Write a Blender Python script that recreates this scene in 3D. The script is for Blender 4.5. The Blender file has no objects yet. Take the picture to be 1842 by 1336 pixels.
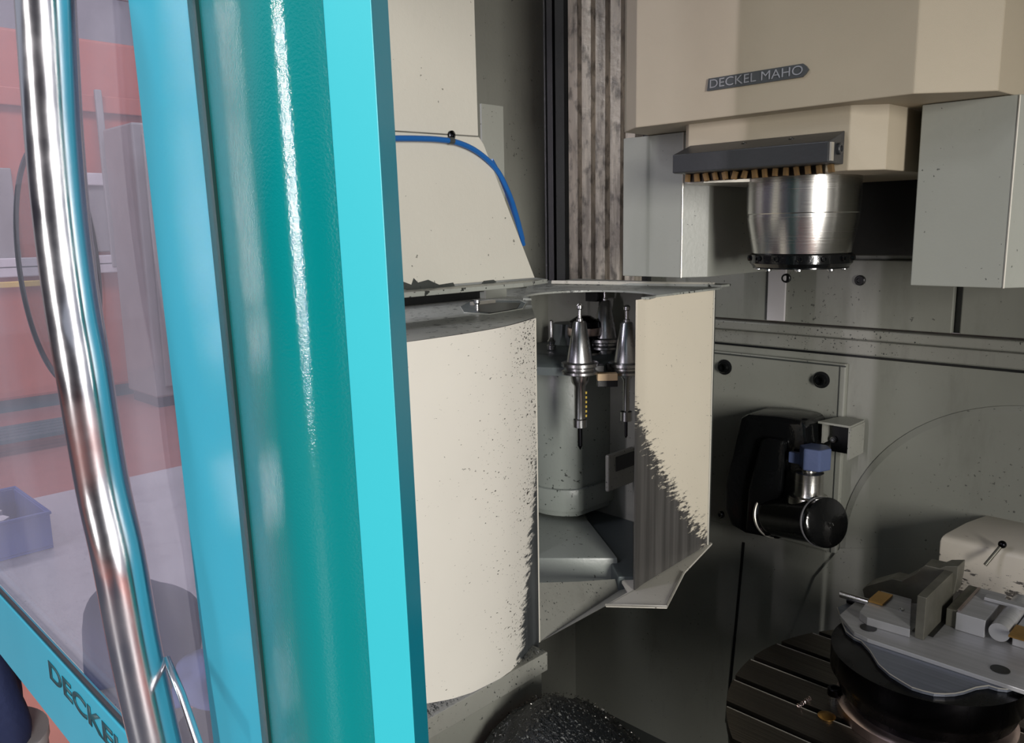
import bpy, bmesh, math, random
from mathutils import Vector as V, Matrix
from mathutils.geometry import tessellate_polygon
random.seed(7)
SC = bpy.context.scene
COL = SC.collection
# ------------------------------------------------------------------ camera
F = 1455.0
def _n(v): return V(v).normalized()
dz = -_n((150, 8300, F))
dx = -_n((-1501, -228, F)); dx = (dx - dz*dx.dot(dz)).normalized()
dy = dz.cross(dx)
CAM = V((0, 0, 1.6))
def c2w(v): return V((dx.dot(v), dy.dot(v), dz.dot(v)))
cam = bpy.data.cameras.new('camera'); camo = bpy.data.objects.new('camera', cam); COL.objects.link(camo)
cam.sensor_fit = 'HORIZONTAL'; cam.sensor_width = 36; cam.lens = 36*F/1842; cam.clip_start = .02; cam.clip_end = 100
R3 = Matrix((c2w(V((1,0,0))), -c2w(V((0,1,0))), -c2w(V((0,0,1))))).transposed()
camo.matrix_world = Matrix.Translation(CAM) @ R3.to_4x4()
SC.camera = camo
# measuring helpers: where the sight line of a photo point meets a known plane of the place
def ray(px, py): return c2w(V((px-921, py-668, F)))
def _p(px, py, ax, c):
    r = ray(px, py); return CAM + r*((c-CAM[ax])/r[ax])
def PX(px, py, c): return _p(px, py, 0, c)
def PY(px, py, c): return _p(px, py, 1, c)
def PZ(px, py, c): return _p(px, py, 2, c)
def PD(px, py, d): return CAM + c2w(V((px-921, py-668, F)))*(d/F)
# ------------------------------------------------------------------ world, light, exposure
SC.view_settings.view_transform = 'Standard'; SC.view_settings.look = 'None'
SC.view_settings.gamma = 1; SC.view_settings.use_curve_mapping = False
SC.view_settings.exposure = 0.34
w = bpy.data.worlds.new('world'); SC.world = w; w.use_nodes = True
w.node_tree.nodes['Background'].inputs[0].default_value = (.80, .86, 1, 1)
w.node_tree.nodes['Background'].inputs[1].default_value = .36
def area(name, loc, target, sx, sy, power, col):
    l = bpy.data.lights.new(name, 'AREA'); l.shape = 'RECTANGLE'; l.size = sx; l.size_y = sy
    l.energy = power; l.color = col
    o = bpy.data.objects.new(name, l); COL.objects.link(o); o.location = loc
    o.rotation_euler = (V(target)-V(loc)).to_track_quat('-Z', 'Y').to_euler()
    return o
area('hall_window_light', (4.0, -1.75, 1.9), (-.6, .9, 1.35), .8, 2.1, 190, (1, .965, .91))
area('hall_ceiling_lamp', (-2.2, -2.2, 4.6), (-1.8, .5, .9), .5, 3.0, 90, (.93, .95, 1))
area('hall_lamp_far', (-5.2, 1.6, 5.8), (-6.5, 1.6, 0), 4.5, 1.6, 230, (1, .97, .98))
area('streak_light', (-.75, -4.3, 1.95), (-.45, .6, 1.5), .045, 2.4, 118, (1, .97, .93))  # upright light added for the pillar's streak; also lifts the front faces

# ------------------------------------------------------------------ materials
def srgb(c):
    return tuple(((x/255)/12.92 if x/255 <= .04045 else ((x/255+.055)/1.055)**2.4) for x in c) + (1,)
class NT:
    def __init__(s, name):
        s.m = bpy.data.materials.new(name); s.m.use_nodes = True; s.t = s.m.node_tree
        s.b = s.t.nodes['Principled BSDF']; s.out = s.t.nodes['Material Output']
    def n(s, k, **kw):
        nd = s.t.nodes.new(k)
        for a, v in kw.items(): setattr(nd, a, v)
        return nd
    def l(s, a, b): s.t.links.new(a, b)
    def coord(s, scale=(1,1,1), kind='Object', rot=(0,0,0)):
        tc = s.n('ShaderNodeTexCoord'); mp = s.n('ShaderNodeMapping')
        mp.inputs['Scale'].default_value = scale; mp.inputs['Rotation'].default_value = rot
        s.l(tc.outputs[kind], mp.inputs[0]); return mp.outputs[0]
    def noise(s, scale, detail=3, co=None, rough=.55):
        nz = s.n('ShaderNodeTexNoise'); nz.inputs['Scale'].default_value = scale; nz.inputs['Detail'].default_value = detail
        nz.inputs['Roughness'].default_value = rough
        s.l(co if co else s.coord(), nz.inputs['Vector']); return nz.outputs['Fac']
    def ramp(s, fac, a, b, inv=False):
        r = s.n('ShaderNodeMapRange'); r.inputs['From Min'].default_value = a; r.inputs['From Max'].default_value = b
        r.inputs['To Min'].default_value = 1 if inv else 0; r.inputs['To Max'].default_value = 0 if inv else 1
        s.l(fac, r.inputs['Value']); return r.outputs[0]
    def math(s, op, a, b=None, clamp=False):
        m = s.n('ShaderNodeMath', operation=op); m.use_clamp = clamp
        for i, x in enumerate((a, b)):
            if x is None: continue
            if isinstance(x, (int, float)): m.inputs[i].default_value = x
            else: s.l(x, m.inputs[i])
        return m.outputs[0]
    def mix(s, fac, a, b):
        m = s.n('ShaderNodeMix', data_type='RGBA')
        if isinstance(fac, (int, float)): m.inputs[0].default_value = fac
        else: s.l(fac, m.inputs[0])
        for i, x in ((6, a), (7, b)):
            if isinstance(x, tuple): m.inputs[i].default_value = x
            else: s.l(x, m.inputs[i])
        return m.outputs[2]
    def bump(s, h, st=.2, dist=.002):
        b = s.n('ShaderNodeBump'); b.inputs['Strength'].default_value = st; b.inputs['Distance'].default_value = dist
        s.l(h, b.inputs['Height']); s.l(b.outputs[0], s.b.inputs['Normal'])
def paint(name, c, rough=.45, var=.06, speck=0, scol=(40,44,44), sscale=260, bump=.15, coat=0, spec=.5, bscale=140, dirt=0, dcol=(90,88,82)):
    n = NT(name); base = srgb(c)
    dark = tuple(x*(1-var*2) for x in base[:3])+(1,)
    col = n.mix(n.ramp(n.noise(5, 4), .3, .7), base, dark)
    if dirt:
        d = n.ramp(n.noise(14, 6, n.coord((1,1,.25)), .7), .55, .75)
        col = n.mix(n.math('MULTIPLY', d, dirt), col, srgb(dcol))
    if speck:
        a = n.noise(sscale, 2); b = n.noise(9, 2)
        f = n.math('ADD', a, n.math('MULTIPLY', b, .25))
        col = n.mix(n.ramp(f, .86-speck, .875-speck), col, srgb(scol))
    n.l(col, n.b.inputs['Base Color'])
    n.b.inputs['Roughness'].default_value = rough; n.b.inputs['Specular IOR Level'].default_value = spec
    if coat: n.b.inputs['Coat Weight'].default_value = coat; n.b.inputs['Coat Roughness'].default_value = .12
    if bump: n.bump(n.noise(bscale, 4), bump)
    return n.m
def metal(name, c, rough=.25, lines=None, var=.12, bump=.08, met=1):
    n = NT(name); base = srgb(c)
    f = n.ramp(n.noise(30 if not lines else 1, 5, n.coord(lines) if lines else None), .3, .7)
    n.l(n.mix(f, base, tuple(x*(1-var*2) for x in base[:3])+(1,)), n.b.inputs['Base Color'])
    n.b.inputs['Metallic'].default_value = met
    r = n.math('ADD', n.math('MULTIPLY', f, .12), rough); n.l(r, n.b.inputs['Roughness'])
    if bump: n.bump(f, bump, .0006)
    return n.m
def smeared(name, c, kind, scol=(70,70,70)):
    n = NT(name); base = srgb(c)
    tc = n.n('ShaderNodeTexCoord'); sp = n.n('ShaderNodeSeparateXYZ'); n.l(tc.outputs['UV'], sp.inputs[0])
    u, v = sp.outputs[0], sp.outputs[1]
    col = n.mix(n.ramp(n.noise(4, 4), .3, .7), base, tuple(x*.93 for x in base[:3])+(1,))
    streak = n.noise(1, 5, n.coord((5, 45, 190), rot=(.32, 0, 0)), .7)
    if kind == 'cover':
        lim = n.math('ADD', n.math('MULTIPLY', v, .43), .735)   # smear starts right of this u
        f = n.math('ADD', n.math('SUBTRACT', u, lim), n.math('MULTIPLY', n.math('SUBTRACT', streak, .5), .34))
        dens = n.math('MULTIPLY', n.math('POWER', u, 2), .15)
    else:
        lim = n.math('SUBTRACT', .66, n.math('MULTIPLY', n.math('POWER', u, .8), .62))
        f = n.math('ADD', n.math('SUBTRACT', lim, v), n.math('MULTIPLY', n.math('SUBTRACT', streak, .5), .5))
        dens = .02
    sm = n.ramp(f, -.01, .035)
    sp1 = n.math('ADD', n.noise(190, 3, n.coord((1, 1, 2.2))), n.math('MULTIPLY', n.noise(16, 2), .2))
    sf = n.ramp(n.math('ADD', sp1, dens),   .832, .86)
    col = n.mix(sf, col, srgb((62, 60, 56)))
    dk = n.mix(n.ramp(n.noise(1, 3, n.coord((60, 60, 2))), .35, .65), srgb(scol), tuple(x*.55 for x in srgb(scol)[:3])+(1,))
    col = n.mix(sm, col, dk)
    n.l(col, n.b.inputs['Base Color'])
    n.l(n.math('SUBTRACT', .42, n.math('MULTIPLY', sm, .1)), n.b.inputs['Roughness'])
    n.bump(n.noise(60, 3), .06)
    return n.m
M = {}
M['cover'] = smeared('cover_paint', (234, 230, 220), 'cover', (78, 82, 84))
M['panel'] = smeared('panel_paint', (228, 219, 200), 'panel', (92, 90, 88))
M['beige'] = paint('beige_paint', (214, 210, 198), .5, .03, speck=.02, sscale=170)
M['hood'] = paint('hood_paint', (208, 205, 194), .5, .03, speck=.012, sscale=120, scol=(130,128,120))
M['head'] = paint('head_texture_paint', (186, 175, 154), .55, .05, speck=.0, bump=.25, bscale=1400)
M['leg'] = paint('leg_grey_paint', (160, 162, 154), .4, .04, speck=.005, sscale=200, scol=(90,92,88))
M['edge_worn'] = metal('worn_edge_metal', (200, 196, 186), .3, met=.5)
M['grey'] = paint('interior_grey_paint', (146, 147, 138), .42, .06, speck=.02, sscale=150, scol=(90,90,86), dirt=.3, dcol=(96,96,90))
M['greytop'] = paint('grey_worn_top', (160, 163, 156), .38, .08, speck=.1, sscale=120, scol=(48,50,48), dirt=.7, dcol=(70,72,70))
M['greydark'] = paint('oily_dark_grey', (72, 75, 73), .35, .12, speck=.03, dirt=.6, dcol=(30,34,34))
M['column'] = paint('magazine_grey_paint', (142, 148, 142), .33, .03, speck=.04, sscale=130, scol=(70,74,70))
M['inner'] = paint('inner_dark_grey', (84, 92, 92), .45, .08)
M['ledge'] = paint('ledge_grey', (150, 150, 142), .35, .06, speck=.05, dirt=.3)
M['black'] = paint('black_rubber', (26, 27, 28), .35, .1, bump=.1)
M['blackoil'] = paint('black_oily_casting', (16, 17, 18), .14, .1, bump=.35, bscale=60)
M['bar'] = paint('black_bar_paint', (56, 58, 61), .42, .1)
M['brown'] = paint('brown_bristle', (128, 100, 62), .6, .2)
M['brownd'] = paint('dark_brown_felt', (66, 54, 40), .7, .2)
M['blue'] = paint('blue_hose_rubber', (28, 98, 172), .4, .05)
M['knob'] = paint('blue_anodised_knob', (82, 94, 128), .3, .1)
M['teal'] = paint('turquoise_shaded_paint', (0, 116, 118), .11, .03, bump=.12, coat=0, spec=.75, bscale=700)  # the door's turquoise, with the pillar's shade put into the colour
M['cyan'] = paint('turquoise_lit_paint', (48, 170, 182), .35, .02, bump=.02)  # same door turquoise, lightened for the direct light on this facet
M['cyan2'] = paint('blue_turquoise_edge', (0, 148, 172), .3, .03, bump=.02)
M['strip'] = paint('turquoise_frame_paint', (50, 148, 172), .3, .04, bump=.02)
M['seal'] = paint('dark_seal', (38, 62, 60), .25, .1)
M['chrome'] = metal('chrome_tube', (220, 218, 222), .13, var=.02, bump=.02)
M['steel'] = metal('turned_steel', (205, 203, 198), .17, lines=(1, 1, 900), var=.05, bump=.1)
M['steel2'] = metal('tool_steel', (190, 190, 190), .2, var=.05)
M['dsteel'] = metal('oily_table_steel', (118, 112, 104), .34, lines=(3, 520, 3), var=.2, bump=.3)
M['vsteel'] = metal('vise_steel', (178, 178, 180), .33, lines=(6, 160, 6), var=.1, met=.5)
M['platesteel'] = metal('plate_steel', (122, 127, 138), .3, lines=(6, 160, 6), var=.12, met=.5)
M['vdark'] = metal('vise_dark_steel', (116, 114, 104), .38, var=.15, met=.6)
M['drum'] = metal('black_oily_drum', (46, 46, 50), .2, lines=(30, 30, 6), var=.3)
M['brass'] = metal('brass', (206, 160, 92), .3)
M['pink'] = metal('copper_steel', (205, 185, 180), .25)
M['tan'] = paint('tan_plastic', (206, 178, 140), .5, .05)
M['red'] = paint('red_epoxy_floor', (158, 100, 90), .4, .08)
M['orange'] = paint('orange_machine_paint', (188, 98, 76), .45, .06)
M['hallgrey'] = paint('hall_grey', (150, 148, 146), .6, .08)
M['hallwhite'] = paint('hall_white', (216, 212, 214), .6, .05)
M['halldark'] = paint('hall_dark', (62, 64, 74), .5, .1)
M['hallteal'] = paint('hall_teal', (24, 84, 92), .5, .1)
M['yellow'] = paint('yellow_paint', (220, 190, 90), .5, .05)
M['tabletop'] = paint('worn_grey_tabletop', (188, 186, 186), .4, .08, speck=.05, dirt=.5, dcol=(130,130,134))
M['crate'] = paint('blue_crate_plastic', (58, 84, 160), .4, .05)
M['navy'] = paint('navy_cloth', (26, 38, 78), .85, .15, bump=.6, bscale=60)
M['palereflection'] = paint('pale_blue_reflection', (112, 128, 176), .85, .1, bump=.5, bscale=60)
M['sack'] = paint('white_sack', (196, 196, 198), .7, .08)
M['print'] = paint('dark_print', (14, 58, 66), .5, .02, bump=0)
M['silver'] = metal('silver_letter', (190, 192, 194), .35)
M['plate'] = paint('nameplate_dark', (72, 76, 78), .4, .05)
def glassmat(name, tint, haze):
    n = NT(name); t = n.t; t.nodes.remove(n.b)
    tr = n.n('ShaderNodeBsdfTransparent'); tr.inputs[0].default_value = tint
    gl = n.n('ShaderNodeBsdfGlossy'); gl.inputs['Roughness'].default_value = .06; gl.inputs[0].default_value = (.9,.9,1,1)
    df = n.n('ShaderNodeBsdfDiffuse'); df.inputs[0].default_value = (.52,.50,.57,1)
    lw = n.n('ShaderNodeLayerWeight'); lw.inputs[0].default_value = .5; fr = n.math('ADD', n.math('MULTIPLY', n.math('POWER', lw.outputs['Facing'], 4), .16), .02)
    m1 = n.n('ShaderNodeMixShader'); m2 = n.n('ShaderNodeMixShader')
    n.l(n.ramp(n.noise(3, 5, n.coord((1,1,.4))), .2, .8), m1.inputs[0]); m1.inputs[0].default_value = haze
    hz = n.math('MULTIPLY', n.ramp(n.noise(3, 5, n.coord((1,1,.4))), .1, .9), haze*2)
    n.l(hz, m1.inputs[0]); n.l(tr.outputs[0], m1.inputs[1]); n.l(df.outputs[0], m1.inputs[2])
    n.l(fr, m2.inputs[0]); n.l(m1.outputs[0], m2.inputs[1]); n.l(gl.outputs[0], m2.inputs[2])
    n.l(m2.outputs[0], n.out.inputs[0]); return n.m
M['glass'] = glassmat('door_glass', (.80, .78, .84, 1), .16)
M['glass2'] = glassmat('disc_glass', (.88, .90, .90, 1), .03)
n = NT('chip_bed'); f = n.noise(240, 4); n.l(n.mix(n.ramp(f, .6, .66), srgb((16,20,24)), srgb((120,122,120))), n.b.inputs['Base Color'])
n.b.inputs['Roughness'].default_value = .25; n.bump(n.noise(200, 4), 1, .004); M['chips'] = n.m
M['chip'] = metal('steel_chip', (110, 108, 104), .2, bump=0)

# ------------------------------------------------------------------ builders
def empty(name, loc, label=None, cat=None, group=None):
    o = bpy.data.objects.new(name, None); COL.objects.link(o); o.location = loc; o.empty_display_size = .05
    if label: o['label'] = label; o['category'] = cat
    if group: o['group'] = group
    return o
def tag(o, label=None, cat=None, group=None, kind=None):
    if label: o['label'] = label
    if cat: o['category'] = cat
    if group: o['group'] = group
    if kind: o['kind'] = kind
    return o
def link(name, bm, mat, parent=None, smooth=False, label=None, bevel=0):
    bmesh.ops.recalc_face_normals(bm, faces=bm.faces)
    if bevel:
        es = [e for e in bm.edges if len(e.link_faces) == 2 and e.calc_face_angle(0) > .5]
        bmesh.ops.bevel(bm, geom=es, offset=bevel, segments=2, affect='EDGES', profile=.5)
    me = bpy.data.meshes.new(name); bm.to_mesh(me); bm.free()
    me.materials.append(M[mat] if isinstance(mat, str) else mat)
    if smooth:
        for p in me.polygons: p.use_smooth = True
        me.set_sharp_from_angle(angle=math.radians(38))
    o = bpy.data.objects.new(name, me); COL.objects.link(o)
    if parent:
        o.parent = parent
        chain = V((0,0,0)); q = parent
        while q: chain += V(q.location); q = q.parent
        me.transform(Matrix.Translation(-chain))
    if label: o['label'] = label
    return o
def bm_box(lo, hi, bm=None, rot=None):
    bm = bm or bmesh.new()
    c = [V((x, y, z)) for x in (lo[0], hi[0]) for y in (lo[1], hi[1]) for z in (lo[2], hi[2])]
    if rot:
        m = (V(lo)+V(hi))/2; c = [m + rot @ (p-m) for p in c]
    v = [bm.verts.new(p) for p in c]
    for f in ((0,1,3,2),(4,6,7,5),(0,4,5,1),(2,3,7,6),(0,2,6,4),(1,5,7,3)): bm.faces.new([v[i] for i in f])
    return bm
def bm_prism(pts, a, b, bm=None, axis=2, down=None):
    """closed outline pts (3D, any) swept from a to b along axis, or along the vector down"""
    bm = bm or bmesh.new()
    def at(p, t):
        if down is not None: return V(p)+V(down)*t
        q = V((p[0], p[1], 0)) if len(p) == 2 else V(p); q[axis] = t; return q
    lo = [bm.verts.new(at(p, a)) for p in pts]; hi = [bm.verts.new(at(p, b)) for p in pts]
    k = len(pts)
    for i in range(k): bm.faces.new((lo[i], lo[(i+1) % k], hi[(i+1) % k], hi[i]))
    tri = tessellate_polygon([[v.co for v in lo]])
    for t in tri:
        for vs in (lo, hi):
            try: bm.faces.new([vs[i] for i in t])
            except ValueError: pass
    return bm
def bm_quadslab(p, thick, bm=None):
    """flat outline of 3D points given thickness along its normal (thick vector)"""
    bm = bm or bmesh.new(); th = V(thick)
    a = [bm.verts.new(V(q)) for q in p]; b = [bm.verts.new(V(q)+th) for q in p]; k = len(p)
    for i in range(k): bm.faces.new((a[i], a[(i+1) % k], b[(i+1) % k], b[i]))
    for t in tessellate_polygon([[v.co for v in a]]):
        bm.faces.new([a[i] for i in t]); bm.faces.new([b[i] for i in t])
    return bm
def bm_lathe(prof, c, ax=(0,0,1), seg=48, bm=None, cap=True):
    """prof: (radius, height along ax)"""
    bm = bm or bmesh.new(); ax = V(ax).normalized(); c = V(c)
    u = ax.orthogonal().normalized(); w_ = ax.cross(u); rings = []
    for r, h in prof:
        if r < 1e-6: rings.append([bm.verts.new(c+ax*h)])
        else: rings.append([bm.verts.new(c+ax*h+(u*math.cos(2*math.pi*i/seg)+w_*math.sin(2*math.pi*i/seg))*r) for i in range(seg)])
    for a, b in zip(rings, rings[1:]):
        for i in range(seg):
            j = (i+1) % seg
            q = [a[i % len(a)], a[j % len(a)], b[j % len(b)], b[i % len(b)]]
            q2 = []
            for v in q:
                if v not in q2: q2.append(v)
            if len(q2) > 2: bm.faces.new(q2)
    for rg in (rings[0], rings[-1]):
        if cap and len(rg) > 1: bm.faces.new(rg)
    return bm
def bm_tube(path, r, seg=12, bm=None, rx=None):
    bm = bm or bmesh.new(); path = [V(p) for p in path]; rings = []
    t0 = (path[1]-path[0]).normalized(); u = t0.orthogonal().normalized()
    for i, p in enumerate(path):
        t = (path[min(i+1, len(path)-1)]-path[max(i-1, 0)]).normalized()
        u = (u - t*u.dot(t)).normalized(); w_ = t.cross(u)
        rr = r[i] if isinstance(r, (list, tuple)) else r
        rings.append([bm.verts.new(p+(u*math.cos(2*math.pi*k/seg)+w_*math.sin(2*math.pi*k/seg))*rr) for k in range(seg)])
    for a, b in zip(rings, rings[1:]):
        for k in range(seg): bm.faces.new((a[k], a[(k+1) % seg], b[(k+1) % seg], b[k]))
    bm.faces.new(rings[0]); bm.faces.new(rings[-1]); return bm
def spline(pts, n=8):
    pts = [V(p) for p in pts]; out = []
    for i in range(len(pts)-1):
        p0 = pts[max(i-1, 0)]; p1 = pts[i]; p2 = pts[i+1]; p3 = pts[min(i+2, len(pts)-1)]
        for k in range(n):
            t = k/n
            out.append(.5*((2*p1)+(p2-p0)*t+(2*p0-5*p1+4*p2-p3)*t*t+(3*p1-p0-3*p2+p3)*t**3))
    out.append(pts[-1]); return out
def bm_text(body, origin, right, up, height, extrude=.0008, width=None, offset=0.0, shear=0.0):
    cu = bpy.data.curves.new('t', 'FONT'); cu.body = body; cu.extrude = 0; cu.offset = offset; cu.shear = shear
    o = bpy.data.objects.new('t', cu); COL.objects.link(o)
    bpy.context.view_layer.update()
    me = bpy.data.meshes.new_from_object(o.evaluated_get(bpy.context.evaluated_depsgraph_get()))
    bpy.data.objects.remove(o); bm = bmesh.new(); bm.from_mesh(me)
    xs = [v.co.x for v in bm.verts]; ys = [v.co.y for v in bm.verts]
    x0, x1, y0, y1 = min(xs), max(xs), min(ys), max(ys)
    sy = height/(y1-y0); sx = (width/(x1-x0)) if width else sy
    right = V(right).normalized(); up = V(up).normalized(); nn = right.cross(up)
    for v in bm.verts: v.co = V(origin)+right*((v.co.x-x0)*sx)+up*((v.co.y-y0)*sy)
    g = bmesh.ops.extrude_face_region(bm, geom=bm.faces[:])
    for v in [x for x in g['geom'] if isinstance(x, bmesh.types.BMVert)]: v.co += nn*extrude
    return bm
def bolt(parent, c, ax, r, name='bolt', mat='black', h=.006, label=None):
    bm = bm_lathe([(r, 0), (r, h*.8), (r*.85, h), (r*.55, h), (r*.5, h*.45), (0, h*.45)], c, ax, 14)
    return link(name, bm, mat, parent, label=label)

# ------------------------------------------------------------------ setting: hall and machine shell
def struct(name, bm, mat, parent=None, **k):
    o = link(name, bm, mat, parent, **k); o['kind'] = 'structure'; return o
struct('floor', bm_box((-14, -5, -.1), (5, 9, 0)), 'red')
struct('trim_unseen_mat', bm_box((-9, -3.2, .0005), (2.5, -.15, .02)), 'halldark')  # dark sheets added out of view to cut red reflections in the handle
struct('trim_unseen_mat', bm_box((-1.7, -.149, .0005), (2.5, .2, .02)), 'halldark')
struct('wall_front', bm_box((-14, -5.2, 0), (6, -5, 2.6)), 'halldark')
struct('roof', bm_box((-1.38, .28, 2.42), (1.34, 1.66, 2.46)), 'grey')
struct('trim_header', bm_box((-.5, .28, 2.0), (1.34, .31, 2.419)), 'strip')
struct('wall_far', bm_box((-14.2, -5, 0), (-14, 9, 6)), 'hallwhite')
struct('wall_rear', bm_box((-14, 8.8, 0), (5, 9, 6)), 'hallgrey')

YW = 1.6
wb = struct('wall_back', bm_box((-2.1, YW, .3), (1.3, YW+.03, 1.375)), 'grey')
def panel_part(name, lo, hi, mat, parent, bevel=.0015, label=None):
    return link(name, bm_box(lo, hi), mat, parent, bevel=bevel, label=label)
panel_part('ledge', (-2.1, YW-.022, 1.378), (1.3, YW+.03, 1.397), 'ledge', wb, .003)
panel_part('groove_bead', (-2.1, YW-.005, 1.346), (1.3, YW+.0, 1.374), 'ledge', wb, .002)
panel_part('groove_bead', (-2.1, YW-.003, 1.340), (1.3, YW+.0, 1.3445), 'black', wb, .0005)
upper = struct('wall_upper', bm_box((-2.1, YW+.02, 1.399), (1.3, YW+.04, 2.4)), 'grey')
panel_part('wall_panel', (-2.1, YW-.004, 1.400), (-.454, YW+.019, 1.530), 'grey', upper, .002)
panel_part('wall_panel', (-.441, YW-.004, 1.400), (1.3, YW+.019, 1.545), 'grey', upper, .002)
panel_part('wall_seam', (-.4535, YW+.010, 1.400), (-.4415, YW+.019, 1.53), 'greydark', upper, 0)
for (bx, by) in ((1415, 500), (1548, 504)):
    c = PY(bx, by, YW-.0045); bolt(upper, c, (0, -1, 0), .010)
# vertical drip strip under the spindle nose
a = PY(1384, 490, YW-.0045); b = PY(1406, 575, YW-.0045)
panel_part('joint_strip', (a.x, YW-.010, 1.402), (b.x+.008, YW-.0045, 1.526), 'hallwhite', upper, .001, label='bright worn vertical metal strip')
# lower seam
a = PY(1338, 975, YW); b = PY(1312, 1160, YW)
link('wall_seam', bm_quadslab([a+V((-.003,0,0)), a+V((.003,0,0)), b+V((.003,0,-.2)), b+V((-.003,0,-.2))], (0, -.002, 0)), 'black', wb)
# fold line of the lower wall: a shallow sloping sheet
a = PY(1512, 985, YW-.002); b = PY(1700, 985, YW-.002)
link('wall_fold', bm_quadslab([a, b, V((b.x, YW-.002, .5)), V((a.x-.16, YW-.002, .5)), V((a.x-.05, YW-.002, a.z-.08))], (0, -.004, 0)), 'grey', wb)
# thin disc added to the wall; its rim stands in for a shadow arc
link('shadow_arc_disc', bm_lathe([(.335, 0), (.334, .002), (.322, .005), (0, .005)], (-.30, YW, .95), (0, -1, 0), 96), 'grey', wb)

struct('wall_left', bm_box((-1.37, 1.02, .3), (-1.35, 1.62, 2.5)), 'grey')
bm = bm_quadslab([(-.885, .60, .30), (-1.36, 1.0, .30), (-1.36, 1.0, 1.36), (-.885, .60, 1.36)], (-.006, -.007, 0))
struct('wall_light_block', bm, 'grey')  # unseen sheet added to keep lamp light off the lower back wall
# lower pit
struct('pit_floor', bm_box((-2.1, .75, .28), (1.3, YW, .30)), 'greydark')
struct('wall_right', bm_box((1.3, .35, .3), (1.32, YW+.05, 2.41)), 'grey')
struct('wall_apron', bm_box((-.655, .30, .3), (1.3, .34, 1.04)), 'grey')

# ------------------------------------------------------------------ bellows curtain behind the head
bl = empty('way_cover_curtain', (-1.25, 1.52, 1.45), 'oily pleated metal way cover curtain behind the magazine, left of the milling head', 'way cover')
edges = [945, 962, 976, 988, 1001, 1024, 1048, 1072, 1098, 1126, 1152]
tone = ['black', 'black', 'greydark', 'black', 'greydark', 'pleat', 'pleat', 'pleat', 'pleat', 'pleat']
pm = NT('pleat_metal')
f1 = pm.ramp(pm.noise(1, 5, pm.coord((25, 25, 3)), .7), .42, .62)
f2 = pm.ramp(pm.noise(60, 5, pm.coord((1, 1, .5))), .5, .66)
pm.l(pm.mix(pm.math('MULTIPLY', f2, .6), pm.mix(f1, srgb((214, 204, 186)), srgb((150, 142, 130))), srgb((46, 46, 46))), pm.b.inputs['Base Color'])
pm.b.inputs['Metallic'].default_value = .1; pm.b.inputs['Roughness'].default_value = .35; pm.bump(pm.noise(40, 4), .5, .004)
M['pleat'] = pm.m
for i in range(len(edges)-1):
    x0 = PY(edges[i], 250, 1.5).x; x1 = PY(edges[i+1], 250, 1.5).x
    g = (x1-x0)*.16
    bm = bm_prism([(x0, 1.515), (x0+g, 1.49), (x1-g*1.6, 1.494), (x1-g*.6, 1.515)], 1.40, 2.4)
    link('pleat', bm, tone[i], bl)
link('backing', bm_box((PY(940,250,1.5).x-.1, 1.5155, 1.40), (PY(1160,250,1.5).x, 1.53, 2.4)), 'black', bl)

# ------------------------------------------------------------------ machine column with the two leg covers
mc = empty('machine_column', (-.56, 1.3, 1.5), 'grey machine column with two square leg covers either side of the spindle', 'machine column')
def leg(pts, ztop, nm='leg_cover', lab=None):
    o = link(nm, bm_prism(pts, 1.517, ztop), 'leg', mc, bevel=.0012, label=lab)
    return o
l1 = leg([(-.859, 1.15), (-.740, 1.15), (-.712, 1.186), (-.712, 1.49), (-.859, 1.49)], 1.749, lab='left leg cover')
l2 = leg([(-.382, 1.15), (-.272, 1.15), (-.243, 1.19), (-.243, 1.49), (-.382, 1.49)], 1.749, lab='right leg cover')
for l, (x, y) in ((l1, (-.740, 1.15)), (l2, (-.272, 1.15))):
    link('worn_edge', bm_tube([(x, y+.0002, 1.517), (x, y+.0002, 1.748)], .0013, 6), 'edge_worn', l, label='bright worn corner')
link('rear_panel', bm_box((-.711, 1.44, PY(1590, 460, 1.44).z), (-.383, 1.48, 1.749)), 'black', mc, bevel=.002, label='dark rubber rear panel')

# ------------------------------------------------------------------ milling head
hd = empty('milling_head', (-.55, 1.2, 1.62), 'beige milling head with raised nameplate above the steel spindle nose', 'milling head')
up = link('upper_casing', bm_prism([(-.761, 1.05), (-.359, 1.05), (-.285, 1.109), (-.278, 1.19), (-.278, 1.6), (-.811, 1.6), (-.811, 1.088)], 1.75, 2.35), 'head', hd, bevel=.0015)
lc = link('lower_casing', bm_prism([(-.688, 1.082), (-.446, 1.082), (-.409, 1.112), (-.405, 1.17), (-.405, 1.42), (-.70, 1.42), (-.70, 1.094)], 1.668, 1.752), 'head', hd, bevel=.0015)
link('rim', bm_prism([(-.70,1.094),(-.688,1.082),(-.66,1.082),(-.60,1.13),(-.60,1.3),(-.70,1.3)], 1.6635, 1.6678), 'edge_worn', lc)
# nameplate
a = PY(1274, 163, 1.05); b = PY(1456, 134, 1.05)
x0, x1, z0, z1 = a.x, b.x, a.z-.001, a.z+.0155
pts = [(x0, z0), (x1-.008, z0), (x1-.003, z0+.004), (x1, (z0+z1)/2), (x1-.003, z1-.004), (x1-.008, z1), (x0+.002, z1)]
npl = link('nameplate', bm_quadslab([V((p[0], 1.0465, p[1])) for p in pts], (0, .0033, 0)), 'plate', hd)
link('lettering', bm_text('DECKEL MAHO', (x0+.005, 1.0464, z0+.003), (1,0,0), (0,0,1), .0115, .0012, width=x1-x0-.012, offset=0), 'silver', npl)
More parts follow.
